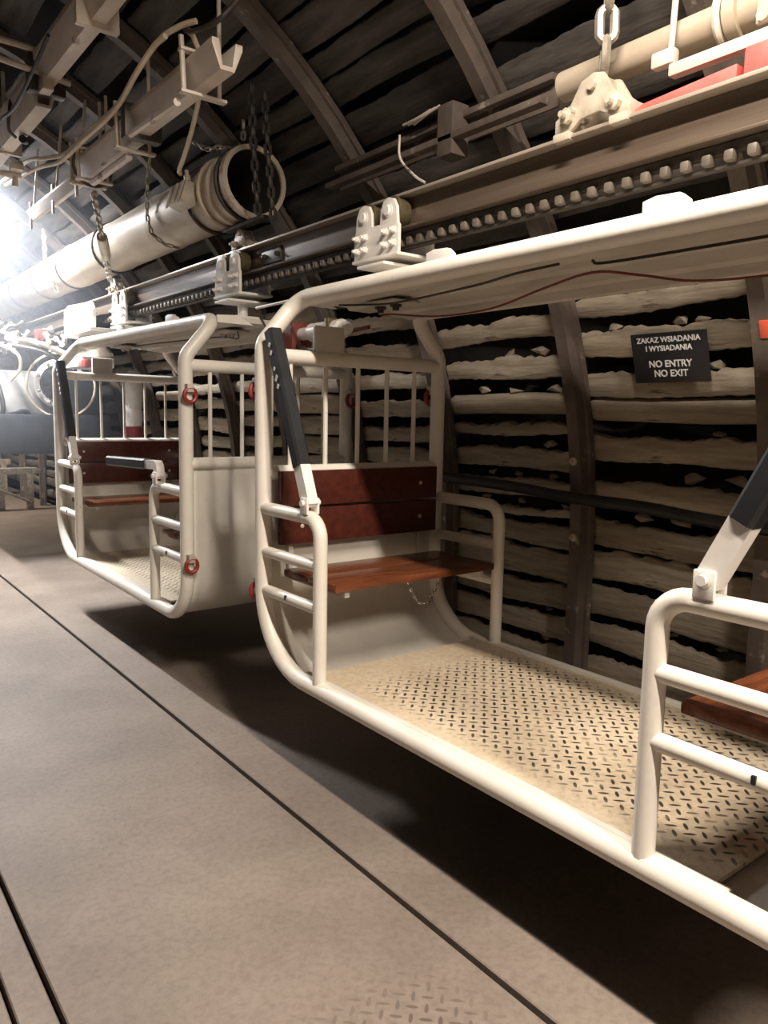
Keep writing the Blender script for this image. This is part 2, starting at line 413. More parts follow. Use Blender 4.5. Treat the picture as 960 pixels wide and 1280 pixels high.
for (ya, yb) in zip(ARCH_Y, ARCH_Y[1:]):
    if ya < -.4: continue
    key = (ya, yb); rows = []
    if key in SPEC: rows = list(SPEC[key])
    elif key == (4.55, 5.5):
        z = 2.35
        while z > .2: h = random.uniform(.125, .15); rows.append((z, z - h, 0)); z -= h + .012
    else:
        z = 2.22
        while z > .2:
            h = random.uniform(.085, .14); rows.append((z, z - h, 1 if random.random() < .15 else 0)); z -= h + random.uniform(.03, .09)
    nb = len(rows); where = BAYNAME.get(key)
    for i, (zt, zb, lg) in enumerate(rows):
        s0, s1 = s_of_z(zb), s_of_z(zt)
        o = board(ya + random.uniform(.004, .05), yb - random.uniform(.004, .05), (s0 + s1) / 2, s1 - s0, kind='log' if lg else 'board', rad=.10, rough=.012 if key != (4.55, 5.5) else .003, name='lagging_log' if lg else 'lagging_board')
        if ya > 8.5 or ya < .6: far.append(o); continue
        lab = 'grey %s %s, %s from top' % ('round log' if lg else 'board', where, ORD[i])
        if key == (1.545, 2.53) and i in (1, 2): lab = 'dusty grey lagging board behind the %s edge of the no-entry sign' % ('upper' if i == 1 else 'lower')
        tag(o, lab, 'timber', 'timber lagging of the side wall')
    # roof lagging over the arches
    s = s_of_z(2.30); i = 0
    while s < R * 1.32:
        h = random.uniform(.11, .19); gap = random.choice([.014, .016, .022, .04, .09])
        e0, e1 = random.uniform(.004, .06), -random.uniform(.004, .06)
        if random.random() < .93:
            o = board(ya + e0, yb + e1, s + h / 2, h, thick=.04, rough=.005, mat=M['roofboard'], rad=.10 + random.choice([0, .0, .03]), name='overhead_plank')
            if ya > 8.5 or ya < .6: far.append(o)
            else:
                tag(o, 'dark overhead plank, %s row up, %s' % (ORD[i], OVER[key]), 'timber', 'roof boards laid over the arches')
        s += h + gap; i += 1
# boards nobody sees one by one: the far stretch, the roof over the walkway and behind the viewpoint
def merge(objs, name):
    bm = bmesh.new()
    for o in objs:
        me = o.data; me.transform(Matrix.Translation(o.location)); bm.from_mesh(me)
        bpy.data.objects.remove(o); bpy.data.meshes.remove(me)
    m = MB(); m.bm = bm; return m
for (ya, yb) in zip(ARCH_Y, ARCH_Y[1:]):
    s = R * 1.39
    while s < R * 2.5:
        h = random.uniform(.12, .2)
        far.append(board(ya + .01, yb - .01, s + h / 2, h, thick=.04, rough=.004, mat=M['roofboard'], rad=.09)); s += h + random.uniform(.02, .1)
tag(merge(far, 'x').build('ceiling', M['roofboard'], angle=50), kind='structure')

# stones lodged behind the lagging
k = 0
for key, word in (((1.545, 2.53), 'sign bay'), ((2.53, 3.57), 'bay left of the sign bay')):
    rows = SPEC[key]
    for i, (r0, r1) in enumerate(zip(rows, rows[1:])):
        gap = r0[1] - r1[0]
        if gap < .045: continue
        for q in range(random.choice([1, 2, 2, 3])):
            y = key[0] + .14 + (q + random.uniform(.15, .7)) * (key[1] - key[0] - .28) / 3; rz = min(.038, gap * .36)
            bm = bmesh.new()
            for _ in range(13):
                d = V((random.gauss(0, 1), random.gauss(0, 1), random.gauss(0, 1))).normalized() * random.uniform(.7, 1.0)
                bm.verts.new((d.x * rz * 1.2, d.y * rz * random.uniform(1.2, 2.6), d.z * rz))
            r_ = bmesh.ops.convex_hull(bm, input=bm.verts)
            bmesh.ops.delete(bm, geom=[v for v in r_['geom_interior'] if isinstance(v, bmesh.types.BMVert)], context='VERTS')
            m = MB(); m.bm = bm; o = m.build('rock_lump', M['stone'], smooth=False)
            z = (r0[1] + r1[0]) / 2
            x, zz, a = wall_pt(s_of_z(z), R + .15); o.location = (x, y, z)
            tag(o, 'pale stone lodged below the %s lagging board of the %s' % (ORD[i], word), 'stone', 'stones lodged below board %s of the %s' % (ORD[i], word))

# ------------------------------------------------------------------ carriage
CW = .5265                       # half width to the tube centres; half length HL is set per carriage
HL = 1.2535; GGS = {1: .485, -1: .485}; RB = {1: .36, -1: .26}
XR, ZRT, ZPB = CW - .18, 1.678, 1.465
ZG = .725                        # gate height
ZER, ZSP = 1.418, .885
def lin(a, b, f): return V(a) + (V(b) - V(a)) * f

def restraint_arm(root, sx, sy, state):
    """hinged safety bar on the gate nearest the end sy; white knuckle and a black padded bar"""
    x = sx * CW; py = sy * (HL - GGS[sy] + (.085 if sy > 0 or state != 'up' else .13)); pz = ZG + .05
    k = MB()
    for d in (-.026, .026): k.box((x + d, py, pz), (.012, .055, .07), .005)
    k.lathe((x - .045, py, pz + .012), (1, 0, 0), [(0, .013), (.012, .013), (.012, .020), (.078, .020), (.078, .013), (.092, .013)], 12)
    arm = k.build('restraint_hinge', M['white'], root)
    if state == 'up': d = V((0, sy * (.315 if sy > 0 else .36), .735)).normalized()
    else: d = V((0, -sy, -.035)).normalized()
    b = MB(); o = V((x, py, pz + .01))
    up = V((1, 0, 0))
    if state == 'up':
        b.sweep([o - d * .01, o + d * .03, o + d * .18], 0, prof=[(-.030, -.024), (.030, -.024), (.030, .024), (-.030, .024)], up=up)
        st = o + d * .165
    else:
        o2 = o + V((0, 0, .065))
        b.sweep(fillet([o + V((0, 0, -.0)), o2, o2 + d * .2], [.0, .045, 0]), 0, prof=[(-.026, -.024), (.026, -.024), (.026, .024), (-.026, .024)], up=up)
        st = o2 + d * .17
    b.build('arm_socket', M['white'], arm)
    p = MB(); L = .63 if state == 'up' else .70
    pr = [(-.030, -.030), (.030, -.030), (.030, .030), (-.030, .030)]
    q = .010
    pr = [(-.032, -.022), (-.022, -.032), (.022, -.032), (.032, -.022), (.032, .022), (.022, .032), (-.022, .032), (-.032, .022)]
    p.sweep([st, st + d * L], 0, prof=pr, up=up)
    p.build('padded_bar', M['black'], arm)
    if state == 'up':
        for f, w in ((.58, .016), (.64, .022), (.71, .012), (.83, .016), (.89, .014)):
            MB().box(st + d * (L * f) + V((-.0335, 0, 0)), (.002, .014, w * 1.2), rot=Matrix.Rotation(.5, 3, 'X')).build('bar_marking', M['mark'], arm)

def gate(root, sx, sy, r=.030):
    x = sx * CW; yp = sy * (HL - GGS[sy]); ye = sy * HL
    g = MB()
    g.sweep(fillet([(x, yp, .02), (x, yp, ZG), (x, ye, ZG)], [0, .085, 0]), r, 14)
    o = g.build('gate', M['cream'], root)
    for z in (.525, .345):
        MB().tube((x, yp, z), (x, ye, z), r * .86, 12).build('gate_bar', M['cream'], o)
    # small dark maker's mark on the lowest bar
    if sx < 0:
        MB().box((x - r * .80, (yp + ye) / 2, .352), (.010, .012, .022), .003).build('bar_mark', M['black'], o)

def build_carriage(name, label, loc, arms, half, gates, near=True):
    global HL, GGS, RB
    HL, GGS = half, gates
    RB = {1: .36, -1: .20 if near else .26}
    root = thing(name, label, 'carriage', loc, 'passenger carriages of the hanging train')
    for sx in (-1, 1):
        f = MB()
        pts = [(sx * XR, -HL, ZRT), (sx * CW, -HL, ZPB), (sx * CW, -HL, 0), (sx * CW, HL, 0), (sx * CW, HL, ZPB), (sx * XR, HL, ZRT)]
        f.sweep(fillet(pts, [.10, .10, RB[-1], RB[1], .10, .10], closed=True, seg=9), .0385, 16, closed=True)
        f.build('side_frame', M['cream'], root)
    # roof: pressed sheet with folded ribs between the roof tubes
    r = MB()
    w = XR - .02
    z0 = ZRT - .012
    prof = [(-w, z0), (-w * .62, z0 - .012), (-w * .58, z0 + .004), (-w * .2, z0 + .004), (-w * .16, z0 - .010), (w * .22, z0 - .010), (w * .26, z0 + .004), (w * .6, z0 + .004), (w * .64, z0 - .010), (w, z0 - .02), (w, z0 + .03), (-w, z0 + .03)]
    r.prism(prof, 'y', -HL - .01, HL + .01)
    r.build('roof_panel', M['panel'], root)
    for sy in (-1, 1):
        # roof end plates closing the chamfers
        t = MB()
        for sx in (-1, 1):
            t.prism([(sx * (XR + .0), ZRT - .02), (sx * (XR - .22), ZRT - .02), (sx * (XR - .12), ZRT + .028), (sx * (XR), ZRT + .02)], 'y', sy * (HL + .005), sy * (HL + .017))
        t.build('roof_end_plate', M['cream'], root)
        # small lifting bracket on the roof tube
        b = MB(); yy = (-.57 if sy < 0 else .33) if near else (-.62 if sy < 0 else .28)
        b.prism([(-.075, .03), (.06, .03), (.06, .066), (.02, .074), (-.05, .070), (-.075, .05)], 'x', -XR - .012, -XR + .012, .003)
        b.box((-XR + .035, .045, .05), (.07, .012, .04), .003)
        bo = b.build('roof_bracket', M['white'], root); bo.location = (0, yy, ZRT)
        bo.data.transform(Matrix.Translation((0, 0, 0)))
        # ceiling fixing plate with two dark bolts
        fp = MB(); fp.box((0.02 - .12, sy * (HL - .36), ZRT - .032), (.16, .26, .012), .004)
        fp = fp.build('ceiling_plate', M['panel'], root)
        for dy in (-.055, .055):
            MB().lathe((-.10, sy * (HL - .36) + dy, ZRT - .036), (0, 0, -1), [(0, .026), (.012, .026), (.014, .016), (.028, .014)], 12).build('plate_bolt', M['darksteel'] if near else M['chrome'], fp)
        y = sy * HL
        # end wall: rails, bars, curved sheet
        MB().tube((-CW, y, ZER), (CW, y, ZER), .034, 14).build('top_rail', M['cream'], root)
        MB().tube((-CW, y, ZSP), (CW, y, ZSP), .034, 14).build('window_rail', M['cream'], root)
        for x in (-.385, -.19, .0, .18, .36):
            MB().tube((x, y, ZSP), (x, y, ZER), .0115, 8).build('window_bar', M['cream'], root)
        sh = MB()
        prof = fillet([(0, y + sy * .004, ZSP), (0, y + sy * .004, -.012), (0, sy * (HL - .62), -.012)], [0, RB[sy], 0], seg=12)
        poly = [(p.y, p.z) for p in prof]
        inner = [(p.y - sy * .010 * (1 if i < len(prof) - 3 else .3), p.z + (.012 if i > 3 else 0)) for i, p in enumerate(prof)]
        n = len(poly); bm = sh.bm
        rows = [[bm.verts.new((xx, *q)) for q in L] for xx, L in ((-CW + .01, poly), (CW - .01, poly), (-CW + .01, inner), (CW - .01, inner))]
        for i in range(n - 1):
            bm.faces.new((rows[0][i], rows[0][i + 1], rows[1][i + 1], rows[1][i]))
            bm.faces.new((rows[2][i], rows[3][i], rows[3][i + 1], rows[2][i + 1]))
            bm.faces.new((rows[0][i], rows[2][i], rows[2][i + 1], rows[0][i + 1]))
            bm.faces.new((rows[1][i], rows[1][i + 1], rows[3][i + 1], rows[3][i]))
        bm.faces.new((rows[0][0], rows[1][0], rows[3][0], rows[2][0])); bm.faces.new((rows[0][-1], rows[2][-1], rows[3][-1], rows[1][-1]))
        sh.build('end_panel', M['panel'] if near else M['cream'], root)
        # upright plate on the top rail carrying the cable plugs
        if sy > 0:
            pl = MB(); pl.box((-.175, y, ZER + .085), (.165, .035, .135), .012); pl.build('plug_plate', M['panel'], root)
        # bench
        bench = thing('bench', None, None); bench.parent = root
        # seat board (two planks), back boards, brackets
        yb = sy * (HL - .055)
        sb = MB(); sb.box((0, sy * (HL - .405), .430), (.94, .225, .034), .008); sb.build('seat_board', M['wood_seat'], bench)
        sb = MB(); sb.box((0, sy * (HL - .185), .430), (.94, .195, .034), .008); sb.build('seat_board', M['wood_seat'], bench)
        for zz, hh in ((.636, .165), (.812, .165)):
            bb = MB(); bb.box((.0, yb, zz), (.95, .030, hh), .006); bk = bb.build('back_board', M['wood_red'], bench)
            for xx in (-.36, .36):
                MB().lathe((xx, yb - sy * .014, zz), (0, -sy, 0), [(0, .011), (.004, .010), (.006, .005)], 10).build('board_bolt', M['clamp'], bk)
        for xx in (-.40, .40):
            br = MB()
            br.prism([(sy * (HL - .50), .412), (sy * (HL - .036), .412), (sy * (HL - .036), .72), (sy * (HL - .02), .72), (sy * (HL - .02), .385), (sy * (HL - .50), .385)], 'x', xx - .012, xx + .012)
            br.build('seat_bracket', M['panel'], bench)
        # loose end chain under the bench
        ch = MB(); cp = [V((-.0 + .16 + .26 * t, sy * (HL - .20), .40 - (.20 * (1 - (2 * t - 1) ** 2)))) for t in [i / 12 for i in range(13)]]
        ch.chain(cp, .030, .020, .0035, 10, 5); ch.build('hanging_chain', M['chrome'], bench)
        # towing eyes with red shackles on the corner posts
        for sx in (-1, 1):
            for z in ((1.265, .335) if near or sy < 0 else ()):
                lug = MB(); lug.box((sx * CW, y + sy * .048, z + .03), (.040, .045, .045), .006)
                lug = lug.build('shackle_lug', M['clamp'], root)
                MB().torus((sx * CW, y + sy * .060, z - .008), (0, 1, 0), .033, .0115, 20, 8, sx=1.12, up=(0, 0, 1)).build('red_shackle', M['red'], lug)
    for sx in (-1, 1):
        for sy in (-1, 1):
            gate(root, sx, sy)
            if sx < 0: restraint_arm(root, sx, sy, arms[sy])
    fl = MB(); fl.box((0, 0, .022), (2 * CW - .05, 2 * (HL - .38), .014), .003)
    fl.build('floor_plate', M['plate'], root)
    for sx in (-1, 1): MB().box((sx * (CW - .022), 0, .028), (.036, 2 * (HL - .34), .012), .003).build('floor_edge_strip', M['cream'], root)
    MB().box((0, 0, -.003), (2 * CW - .09, 2 * (HL - .42), .014), .002).build('added_dark_pan', M['darksteel'], root)  # unseen dark tray, added to keep bounced light off the ground below
    un = MB()
    for yy in (-.7, 0, .7): un.box((0, yy, -.022), (2 * CW - .1, .05, .02), .004)
    un.build('floor_joist', M['darksteel'], root)
    return root

XC, ZB = 2.2265, .445
HN, HF = 1.303, 1.2535
Y_NEAR, Y_FAR = 3.106 - HN, 3.98 + HF
near_car = build_carriage('passenger_carriage', 'near cream tube-framed hanging carriage with wooden bench and tread plate floor, both safety bars up', (XC, Y_NEAR, ZB), {1: 'up', -1: 'up'}, HN, {1: .485, -1: .56})
far_car = build_carriage('passenger_carriage', 'farther cream hanging carriage with one black safety bar lowered across its doorway', (XC, Y_FAR, ZB), {1: 'up', -1: 'down'}, HF, {1: .485, -1: .485}, near=False)
far_car.rotation_euler.x = math.radians(.5)

rear_car = build_carriage('passenger_carriage', 'cream hanging carriage next in the train, behind the viewpoint', (XC, .50 - .87 - HF, ZB), {1: 'up', -1: 'up'}, HF, {1: .485, -1: .485})

# loose wires under the near carriage roof (moved with it)
def W(p): return (p[0] - XC, p[1] - Y_NEAR, p[2] - ZB)
wz = 2.085
wr = [(2.2, 2.90, wz - .02), (2.23, 2.84, wz - .02), (2.42, 2.741, wz - .02), (2.42, 2.403, wz - .018), (2.18, 1.899, wz - .018), (2.06, 1.595, wz - .018), (2.2, 1.52, wz - .018), (2.42, 1.459, wz - .018), (2.5, 1.25, wz - .018), (2.5, .9, wz - .018)]
def smooth(pts, n=6):
    pts = [V(p) for p in pts]; out = []
    P = [pts[0] * 2 - pts[1]] + pts + [pts[-1] * 2 - pts[-2]]
    for i in range(1, len(P) - 2):
        for k in range(n):
            t = k / n; a, b, c, d = P[i - 1], P[i], P[i + 1], P[i + 2]
            out.append(.5 * ((2 * b) + (c - a) * t + (2 * a - 5 * b + 4 * c - d) * t * t + (3 * b - a - 3 * c + d) * t ** 3))
    out.append(pts[-1]); return out
MB().sweep(smooth([W(p) for p in wr]), .0045, 6).build('red_wire', M['redcable'], near_car)
wb = [(1.90, 2.80, wz - .016), (1.96, 2.70, wz - .018), (2.02, 2.54, wz - .018), (1.97, 2.042, wz - .016), (1.905, 1.785, wz - .016), (1.90, 1.60, wz - .012)]
MB().sweep(smooth([W(p) for p in wb]), .0045, 6).build('black_wire', M['blackcable'], near_car)
wb = [(1.93, 1.50, wz - .012), (1.955, 1.45, wz - .02), (1.97, .986, wz - .02), (1.99, .7, wz - .016)]
MB().sweep(smooth([W(p) for p in wb]), .0045, 6).build('black_wire', M['blackcable'], near_car)
def W2(p): return (p[0] - XC, p[1] - Y_FAR, p[2] - ZB)
wb = [(2.05, 4.06, 2.07), (2.12, 4.2, 2.045), (2.15, 4.5, 2.075), (2.12, 5.2, 2.082), (2.1, 5.9, 2.085)]
MB().sweep(smooth([W2(p) for p in wb]), .0045, 6).build('black_wire', M['blackcable'], far_car)

# ------------------------------------------------------------------ monorail beam
BX, BT = 2.245, 2.575                     # beam axis x and top height
bz = BT - .155
rail = thing('monorail_beam', 'long rusty steel I-beam rail running above both carriages', 'rail', (BX, 0, bz))
m = MB(); hw = .057
m.prism([(-.006, .016), (.006, .016), (.006, .141), (-.006, .141)], 'y', -3, 14); m.build('web', M['beam'], rail)
m = MB(); m.prism([(-hw, .143), (hw, .143), (hw, .155), (-hw, .155)], 'y', -3, 14, .002); m.build('top_flange', M['flange'], rail)
m = MB(); m.prism([(-hw, 0), (hw, 0), (hw, .011), (.02, .017), (-.02, .017), (-hw, .011)], 'y', -3, 14, .002); m.build('bottom_flange', M['beam'], rail)
# joints
for yy in (3.98, 7.4, .6):
    j = MB(); j.box((-.010, yy, .078), (.012, .22, .085), .003)
    for dy in (-.07, .07): j.lathe((-.014, yy + dy, .078), (-1, 0, 0), [(0, .014), (.014, .014), (.016, .008), (.024, .007)], 8)
    j.build('joint_plate', M['rack'], rail)
# drive rack hung under the beam: a bar with teeth
m = MB(); m.box((.0, 5.0, -.018), (.028, 16, .030), .003)
m.box((.012, 5.0, -.066), (.03, 16, .012), .003)
m.build('rack_rail', M['rack'], rail)
m = MB(); y = .2
while y < 9.5:
    m.box((-.020, y, -.046), (.034, .030, .032), .008); y += .07
tag(m.build('toothed_rack', M['tooth'], rail), kind='stuff')

# trolleys ---------------------------------------------------------------------
def build_trolley():
    t = thing('trolley', 'x', 'trolley', (0, 0, 0), 'four-wheel trolleys on the rail')
    # local origin: beam axis, underside of bottom flange
    for sx in (-1, 1):
        p = MB(); x = sx * .098
        poly = [(-.165, -.105), (.165, -.105), (.165, .010), (.155, .022), (.148, .090), (.125, .125), (.090, .135), (.055, .125), (.035, .090), (.030, .030), (-.030, .030), (-.035, .090), (-.055, .125), (-.090, .135), (-.125, .125), (-.148, .090), (-.155, .022), (-.165, .010)]
        p.prism(poly, 'x', x - .008, x + .008, .003)
        sp = p.build('side_plate', M['white'], t)
        for yy in (-.135, -.075, .075, .135):
            for zz in (-.010, -.065):
                MB().lathe((x + sx * .008, yy, zz), (sx, 0, 0), [(0, .018), (.004, .018), (.004, .013), (.018, .013), (.020, .008), (.032, .007)], 6).build('bolt', M['white'], sp)
        for yy in (-.090, .090):
            w = MB(); w.lathe((sx * .020, yy, .079), (sx, 0, 0), [(0, .045), (0, .058), (.006, .060), (.048, .060), (.052, .066), (.066, .066), (.066, .04), (.078, .038), (.078, .02)], 24)
            w.build('wheel', M['olive'], t)
            MB().lathe((x + sx * .004, yy, .079), (sx, 0, 0), [(0, .032), (.006, .032), (.008, .024), (.018, .020), (.018, .010)], 14).build('axle_cap', M['white'], sp)
    y_ = MB()
    y_.box((0, 0, -.112), (.230, .34, .014), .004)
    y_.box((.0, -.02, -.150), (.30, .20, .014), .004)
    y_.build('yoke', M['white'], t)
    h = MB(); h.tube((0, 0, -.10), (0, 0, -.245), .030, 12); h.box((0, 0, -.240), (.16, .14, .02), .004)
    h.build('hanger_pin', M['white'], t)
    return t
def copy_tree(o, parent=None):
    c = o.copy(); col.objects.link(c)
    if parent: c.parent = parent
    for ch in list(o.children): copy_tree(ch, c)
    return c
tr0 = build_trolley()
tl = [(2.865, 'white bolted trolley on the rail above the near carriage'),
      (4.36, 'white trolley on the rail above the near end of the farther carriage'),
      (6.30, 'white trolley on the rail above the farther carriage, beside the white plate')]
for i, (y, lab) in enumerate(tl):
    o = tr0 if i == 0 else copy_tree(tr0)
    o.location = (BX, y, bz - .002); o['label'] = lab
o = copy_tree(tr0); o.location = (BX, .75, bz - .002); o['label'] = 'white trolley on the rail outside the right edge of the photo'

# white guard plate ahead of the far carriage
gp = thing('guard_plate', 'upright white bracket plate at the front of the farther carriage roof', 'plate', (2.12, 7.3, 2.2))
m = MB(); m.prism([(-.42, .10), (.42, .12), (.40, .33), (.25, .36), (-.38, .33), (-.44, .26)], 'x', -.02, .02, .008); m.build('plate', M['white'], gp)
m = MB(); m.box((.08, -.1, .085), (.3, .9, .03), .006); m.box((.08, 0, .02), (.12, .2, .12), .006); m.build('foot', M['white'], gp)

# drawbar between the carriages
db = thing('drawbar', 'pale drawbar with dark red coupling block between the two carriage roofs', 'drawbar', (2.25, 3.55, 1.975))
m = MB(); m.lathe((0, -.33, .06), (0, 1, 0), [(0, .024), (.02, .036), (.06, .036), (.06, .050), (.34, .050), (.34, .034), (.78, .034), (.78, .05), (.86, .05), (.88, .02)], 16); m.build('bar', M['white'], db)
m = MB(); m.box((.0, .22, .05), (.13, .20, .15), .012); m.build('coupling_block', M['darkred'], db)
m = MB(); m.box((0, -.20, .06), (.112, .035, .112), .008); m.build('clamp_strap', M['olive'], db)
m = MB(); m.sweep(smooth([(-.07, -.30, .02), (-.08, -.2, -.04), (-.05, -.02, -.03), (-.03, .13, .0)]), .010, 8); m.build('hose', M['darksteel'], db)
m = MB()
for p in ((-.07, -.28, -.03), (-.05, -.23, -.055), (-.09, -.21, -.06)): m.lathe(p, (0.3, 1, .2), [(0, .012), (.01, .02), (.04, .02), (.05, .010), (.08, .010)], 10)
m.build('hose_fitting', M['chrome'], db)
m = MB(); m.sweep(smooth([(.10, -.36, .07), (.09, -.2, .06), (.07, .0, .05)]), .011, 8); m.build('red_tube', M['darkred'], db)
m = MB(); m.sweep([(-.16, -.40, .20), (-.14, .0, .215), (-.13, .40, .215)], .008, 8)
m.build('cable_rod', M['white'], db)

# ------------------------------------------------------------------ hangers and chains
def clamp(name_label, y, L=.30, flip=1):
    c = thing('rail_clamp', name_label, 'clamp', (BX, y, BT), 'clamps gripping the rail')
    m = MB(); h = L / 2
    # two jaw plates with an opening, joined at the crown
    for x in (-.045, .045):
        poly = [(-h, .0), (-h + .02, .055), (-h * .55, .095), (-.04, .165), (.0, .175), (.05, .160), (h * .6, .095), (h, .06), (h, .005), (h * .55, .012), (h * .3, .040), (-h * .2, .045), (-h * .55, .015)]
        m.prism(poly, 'x', x - .009, x + .009, .004)
    m.box((0, -h + .03, .030), (.10, .045, .05), .010)
    m.box((0, h - .03, .035), (.11, .05, .055), .010)
    m.box((0, .0, .145), (.10, .06, .04), .012)
    m.build('jaw', M['clamp'], c)
    b = MB()
    for yy in (-h * .5, h * .5): b.tube((-.075, yy, .072), (.075, yy, .072), .013, 10)
    b.lathe((-.055, h * .62, .06), (-1, 0, 0), [(0, .026), (.02, .026), (.024, .012), (.045, .011)], 8)
    b.lathe((-.055, -h * .62, .05), (-1, 0, 0), [(0, .024), (.02, .024), (.024, .012), (.045, .011)], 8)
    b.lathe((-.054, .0, .135), (-1, 0, 0), [(0, .018), (.014, .018)], 8)
    b.build('clamp_bolt', M['clamp'], c)
    for yy in (-h * .75, h * .75):
        for xx in (-.052, .052): MB().box((xx, yy, -.004), (.035, .07, .028), .006).build('grip_claw', M['clamp'], c)
    return c
clamp('pale cast clamp gripping the rail top under the thick chain, upper right', 1.735, .31)
clamp('pale cast clamp on the rail by the open duct end', 4.33, .28).scale = (.72,) * 3
clamp('pale cast clamp on the rail under the chain with the sleeve', 6.62, .32).scale = (.72,) * 3

def chain(label, pts, L=.07, W=.042, r=.008, mat='chain'):
    if 'duct' in label: pts = [V((0, 0, 1.6)) + (V(p) - V((0, 0, 1.6))) * 1.028 for p in pts]
    m = MB(); m.chain(pts, L, W, r); return tag(m.build('chain', M[mat]), label, 'chain', 'suspension chains')
chain('thick steel chain rising from the clamp at upper right', [(BX, 1.735, BT + .19), (BX + .005, 1.725, 3.20), (BX, 1.72, 3.26)], .135, .085, .0165)
ch = thing('chain_hanger', 'steel chain with a ribbed sleeve from the hanging girder down to the rail', 'chain', (1.98, 6.0, 2.8))
def rel(pts, o): return [V(p) - V(o) for p in pts]
top, bot = V((1.565, 5.01, 2.93)), V((2.17, 6.572, 2.668))
m = MB(); m.chain([top - V((1.98, 6, 2.8)), top.lerp(bot, .42) - V((1.98, 6, 2.8))], .085, .05, .010); m.build('upper_links', M['chain'], ch)
m = MB(); a_ = top.lerp(bot, .42); b_ = top.lerp(bot, .66)
prof = [(0, .02)] + [((b_ - a_).length * k / 16, .036 + (.004 if k % 2 else 0)) for k in range(17)] + [((b_ - a_).length, .02)]
m.lathe(a_ - V((1.98, 6, 2.8)), b_ - a_, prof, 14); m.build('sleeve', M['clamp'], ch)
m = MB()
for d in (-.03, .03):
    m.chain([b_ + V((0, d, 0)) - V((1.98, 6, 2.8)), bot + V((0, d * .5, 0)) - V((1.98, 6, 2.8))], .075, .045, .009)
m.build('lower_links', M['chain'], ch)
chain('thin chain wrapped around the middle of the pale duct', [(1.93, 5.02, 3.22), (1.935, 5.08, 3.10), (1.935, 5.10, 2.95), (1.935, 5.10, 2.87), (1.955, 5.08, 2.76), (2.03, 5.05, 2.70), (2.11, 5.0, 2.675)], .055, .034, .0065)
chain('slack chain loop behind the girder above the duct', [(2.05, 4.62, 3.24), (2.08, 4.50, 3.17), (2.11, 4.38, 3.16), (2.14, 4.27, 3.13), (2.16, 4.2, 3.125)], .06, .036, .007)
chain('chain hanging to the collar near the open end of the duct', [(2.13, 4.12, 3.25), (2.13, 4.12, 3.2), (2.13, 4.12, 3.13)], .06, .036, .007)
chain('dark rusty chain hanging in front of the open duct end', [(1.97, 3.72, 3.28), (1.985, 3.73, 3.0), (2.05, 3.80, 2.66)], .075, .048, .010, 'darksteel')
chain('dark rusty chain beside the front one at the open duct end', [(2.035, 3.70, 3.25), (2.05, 3.70, 3.0), (2.12, 3.76, 2.64)], .075, .048, .010, 'darksteel')
chain('doubled chain holding the far stretch of duct', [(1.92, 7.6, 3.22), (1.925, 7.6, 3.0), (1.925, 7.6, 2.85), (2.03, 7.6, 2.68)], .07, .05, .010)

# ventilation duct ---------------------------------------------------------------
DX, DZ, DR = 2.21, 2.93, .189
d = thing('ventilation_duct', 'thick pale ventilation duct hung beside the rail, open end towards the viewer', 'duct', (DX, 4.13, DZ))
m = MB()
n = 26
prof = [(.0, DR - .012), (.0, DR + .016), (.045, DR + .018), (.05, DR), (.22, DR - .004), (.23, DR + .012), (.26, DR + .014), (.27, DR)]
y = .3
while y < 9.6:
    prof += [(y, DR), (y + .9, DR * .985), (y + .96, DR * 1.02), (y + 1.0, DR)]; y += 1.05
prof += [(10, DR), (10, DR - .012)]
prof += [(5, DR - .013), (.3, DR - .012)]
li = MB(); li.lathe((0, .012, 0), (0, 1, 0), [(0, DR - .0145), (1.5, DR - .016), (1.5, .02), (1.49, .02), (1.49, DR - .019), (0, DR - .0175)], 26)  # dark sleeve added as the shade inside the open end
bm = m.bm
a, u, w = V((0, 1, 0)), V((1, 0, 0)), V((0, 0, 1))
rings = [[bm.verts.new(a * h + (u * math.cos(2 * PI * k / n) + w * math.sin(2 * PI * k / n)) * r * (1 + .012 * math.sin(3 * k * 2 * PI / n + h * 2))) for k in range(n)] for h, r in prof]
for A, B in zip(rings, rings[1:] + rings[:1]):
    for k in range(n): bm.faces.new((A[k], A[(k + 1) % n], B[(k + 1) % n], B[k]))
m.build('duct_tube', M['duct'], d)
bm = li.bm; caps = [f for f in bm.faces if len(f.verts) > 4]; bmesh.ops.delete(bm, geom=caps, context='FACES_ONLY'); li.build('duct_shade_sleeve', M['duct_shade'], d)
for y in (.10, .34): MB().torus((0, y, 0), (0, 1, 0), DR + .012, .014, 28, 8).build('collar', M['darksteel'] if y < .2 else M['duct'], d)
for y in (2.4, 3.5, 4.4, 5.4): MB().torus((0, y, 0), (0, 1, 0), DR + .006, .010, 28, 6).build('strap', M['rack'], d)
m = MB(); m.box((-DR - .035, .50, -.02), (.10, .22, .13), .012, Matrix.Rotation(.3, 3, 'Y'))
for k in range(3): m.box((-DR - .092, .42 + .08 * k, -.02), (.012, .03, .14), .004, Matrix.Rotation(.3, 3, 'Y'))
m.lathe((-DR - .05, .40, .045), (-.1, 0, 1), [(0, .02), (.03, .02), (.03, .013), (.06, .012)], 10)
m.build('junction_box', M['clamp'], d)
m = MB(); m.torus((0, .52, 0), (0, 1, 0), DR + .012, .012, 28, 6); m.box((0, .12, -DR - .03), (.06, .5, .02), .004); m.build('mounting_band', M['rack'], d)

